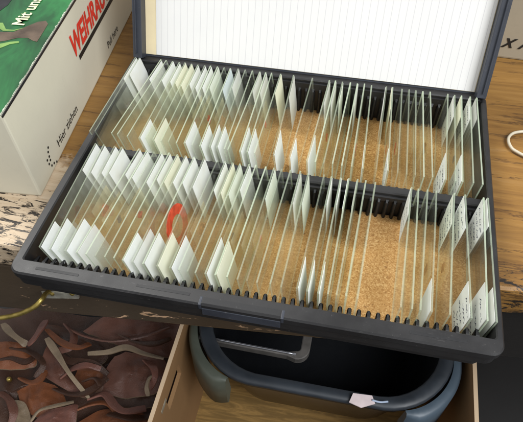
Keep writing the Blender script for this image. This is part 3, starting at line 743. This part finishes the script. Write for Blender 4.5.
patch([(270,335),(318,240),(400,232),(462,258),(440,335),(350,352)], -418, 16, 'maroon', 'large rounded maroon leather pouch in the middle of the heap', 8)
patch([(228,165),(320,120),(495,140),(488,215),(460,238),(380,226),(300,200)], -425, 9, 'maroon', 'broad maroon leather panel beside the carton, upper right of the heap', 9)
patch([(215,275),(292,272),(290,320),(235,338),(205,305)], -430, 8, 'tan', 'tan leather piece between the pale strap and the pouch', 10)
patch([(120,150),(210,165),(300,230),(250,270),(150,200)], -440, 9, 'brown', 'dark brown folded leather behind the long pale strap', 11)
patch([(215,425),(285,384),(400,398),(430,450),(230,470)], -432, 8, 'tan', 'bright orange tan leather piece at the bottom of the heap', 12)
patch([(300,345),(420,300),(445,340),(420,380),(330,375)], -436, 6, 'brown', 'dark brown leather scrap below the maroon pouch', 13)
strap([(130,190),(160,235),(195,290),(248,356)], (-400,-396,-396,-404), 9, 'olive', 'long pale olive strap crossing the triangular maroon flap', (10, -20), taper=.45)
strap([(195,165),(240,185),(300,197),(360,192),(420,178),(470,160)], (-408,-404,-402,-404,-406,-410), 8, 'maroon', 'maroon strap running along the table edge shadow', (60, 40))
strap([(245,232),(300,228),(350,215),(400,232),(455,246)], (-405,-398,-396,-398,-404), 7, 'olive', 'pale twisted strap lying above the maroon pouch', (-30, 50))
strap([(78,208),(95,190),(112,165),(128,140)], (-402,-398,-398,-404), 9, 'mauve', 'short mauve strap rising at the upper left', (30, 10), taper=1.0)
strap([(8,150),(30,175),(60,198),(75,208)], (-405,-402,-402,-406), 8, 'olive', 'short olive strap near the brass handle', (20, -10))
strap([(85,420),(110,390),(150,378),(205,366)], (-402,-399,-398,-402), 4, 'olive', 'thin pale piping strip along the mauve flap', (40, 20))
strap([(245,358),(290,345),(320,378),(350,392),(405,384)], (-406,-400,-396,-396,-402), 10, 'mauve', 'mauve strap curling across the orange piece', (50, 20))
strap([(412,350),(408,325),(415,300),(430,290)], (-404,-398,-398,-404), 5, 'olive', 'small pale strap end standing beside the carton wall', (10, 50))
strap([(150,215),(185,250),(260,262),(300,290)], (-414,-408,-408,-414), 9, 'brown', 'dark brown strap buried behind the pale olive strap', (20, -30))
strap([(200,395),(255,372),(300,372),(340,410)], (-416,-412,-412,-418), 7, 'tan', 'tan strap looping at the bottom of the heap', (60, 10))
extra = [
 ([(20,215),(80,225),(120,260),(100,300)], 'brown', 'dark brown strap curving between the two tan pieces', 8, 50),
 ([(150,330),(200,345),(250,335),(300,300)], 'brown', 'dark strap crossing below the long pale strap', 8, 60),
 ([(130,165),(170,200),(215,215),(250,205)], 'tan', 'tan strap coiled behind the top of the pale strap', 9, 40),
 ([(330,180),(380,200),(430,205),(475,190)], 'brown', 'brown strap creased across the broad maroon panel', 7, 70),
 ([(0,340),(25,360),(38,395),(30,430)], 'maroon', 'maroon strap along the lower left corner', 9, 45),
 ([(170,300),(200,275),(240,265),(280,275)], 'mauve', 'dusty mauve strap arching above the tan piece', 8, 55),
 ([(300,400),(340,405),(380,412),(425,405)], 'brown', 'dark strap at the foot of the carton wall', 9, 40),
 ([(55,300),(85,312),(110,305),(130,280)], 'tan', 'short tan strap beside the triangular maroon flap', 8, 60),
 ([(180,150),(205,180),(195,215),(160,225)], 'maroon', 'maroon loop hanging at the top of the heap', 9, 65),
 ([(400,250),(425,270),(430,300),(415,330)], 'mauve', 'mauve strap folded over the pouch edge', 8, 50),
 ([(230,310),(262,300),(280,320),(270,345)], 'brown', 'small dark loop at the left of the pouch', 7, 70),
 ([(-10,250),(30,245),(70,255),(100,240)], 'brown', 'dark strap lying over the upper left tan piece', 7, 50)]
for k_, (pth, mt_, lb_, wd_, rl_) in enumerate(extra):
    strap(pth, [-402 - 3*math.sin(k_*1.7 + q_) - (6 if q_ in (0, 3) else 0) for q_ in range(4)], wd_, mt_, lb_, (rl_, -rl_*.3 if k_ % 2 else rl_*.4))
c = at(*zz(24, 302), -405)
m = MB(); m.loops([[c + Vector((r*math.cos(a*math.pi/8), r*math.sin(a*math.pi/8), h)) for a in range(16)] for r, h in ((3.2, -4), (3.0, 0), (1.5, 1.6))], cap0=True, cap1=True, sm=True)
for o in bpy.data.objects:
    if o.get('label', '').startswith('dark brown leather piece with'):
        m.build('stud', 'brass', o)

# ------------------------------------------------------------------ light: a window in front and left, a soft bright ceiling
w = bpy.data.worlds.new('World'); scn.world = w; w.use_nodes = True
bg = w.node_tree.nodes['Background']; bg.inputs[0].default_value = (0.97, 0.98, 1.0, 1); bg.inputs[1].default_value = 0.50
def area(name, loc, target, sx, sy, power, col):
    l = bpy.data.lights.new(name, 'AREA'); l.shape = 'RECTANGLE'; l.size = sx*S; l.size_y = sy*S; l.energy = power; l.color = col
    o = bpy.data.objects.new(name, l); C.objects.link(o); o.location = Vector(loc)*S
    d = Vector(target) - Vector(loc); o.rotation_euler = d.to_track_quat('-Z', 'Y').to_euler(); return o
area('overhead_window_light', (-760, 420, 1450), (100, 90, 0), 480, 480, 25, (1.0, 0.985, 0.95))
area('front_window_light', (1050, -620, 1350), (110, 60, -60), 1000, 900, 37, (0.95, 0.975, 1.0))
scn.view_settings.view_transform = 'Standard'; scn.view_settings.look = 'None'; scn.view_settings.exposure = 0; scn.view_settings.gamma = 1
scn.render.engine = 'CYCLES'
scn.cycles.transparent_max_bounces = 64; scn.cycles.max_bounces = 10; scn.cycles.diffuse_bounces = 5
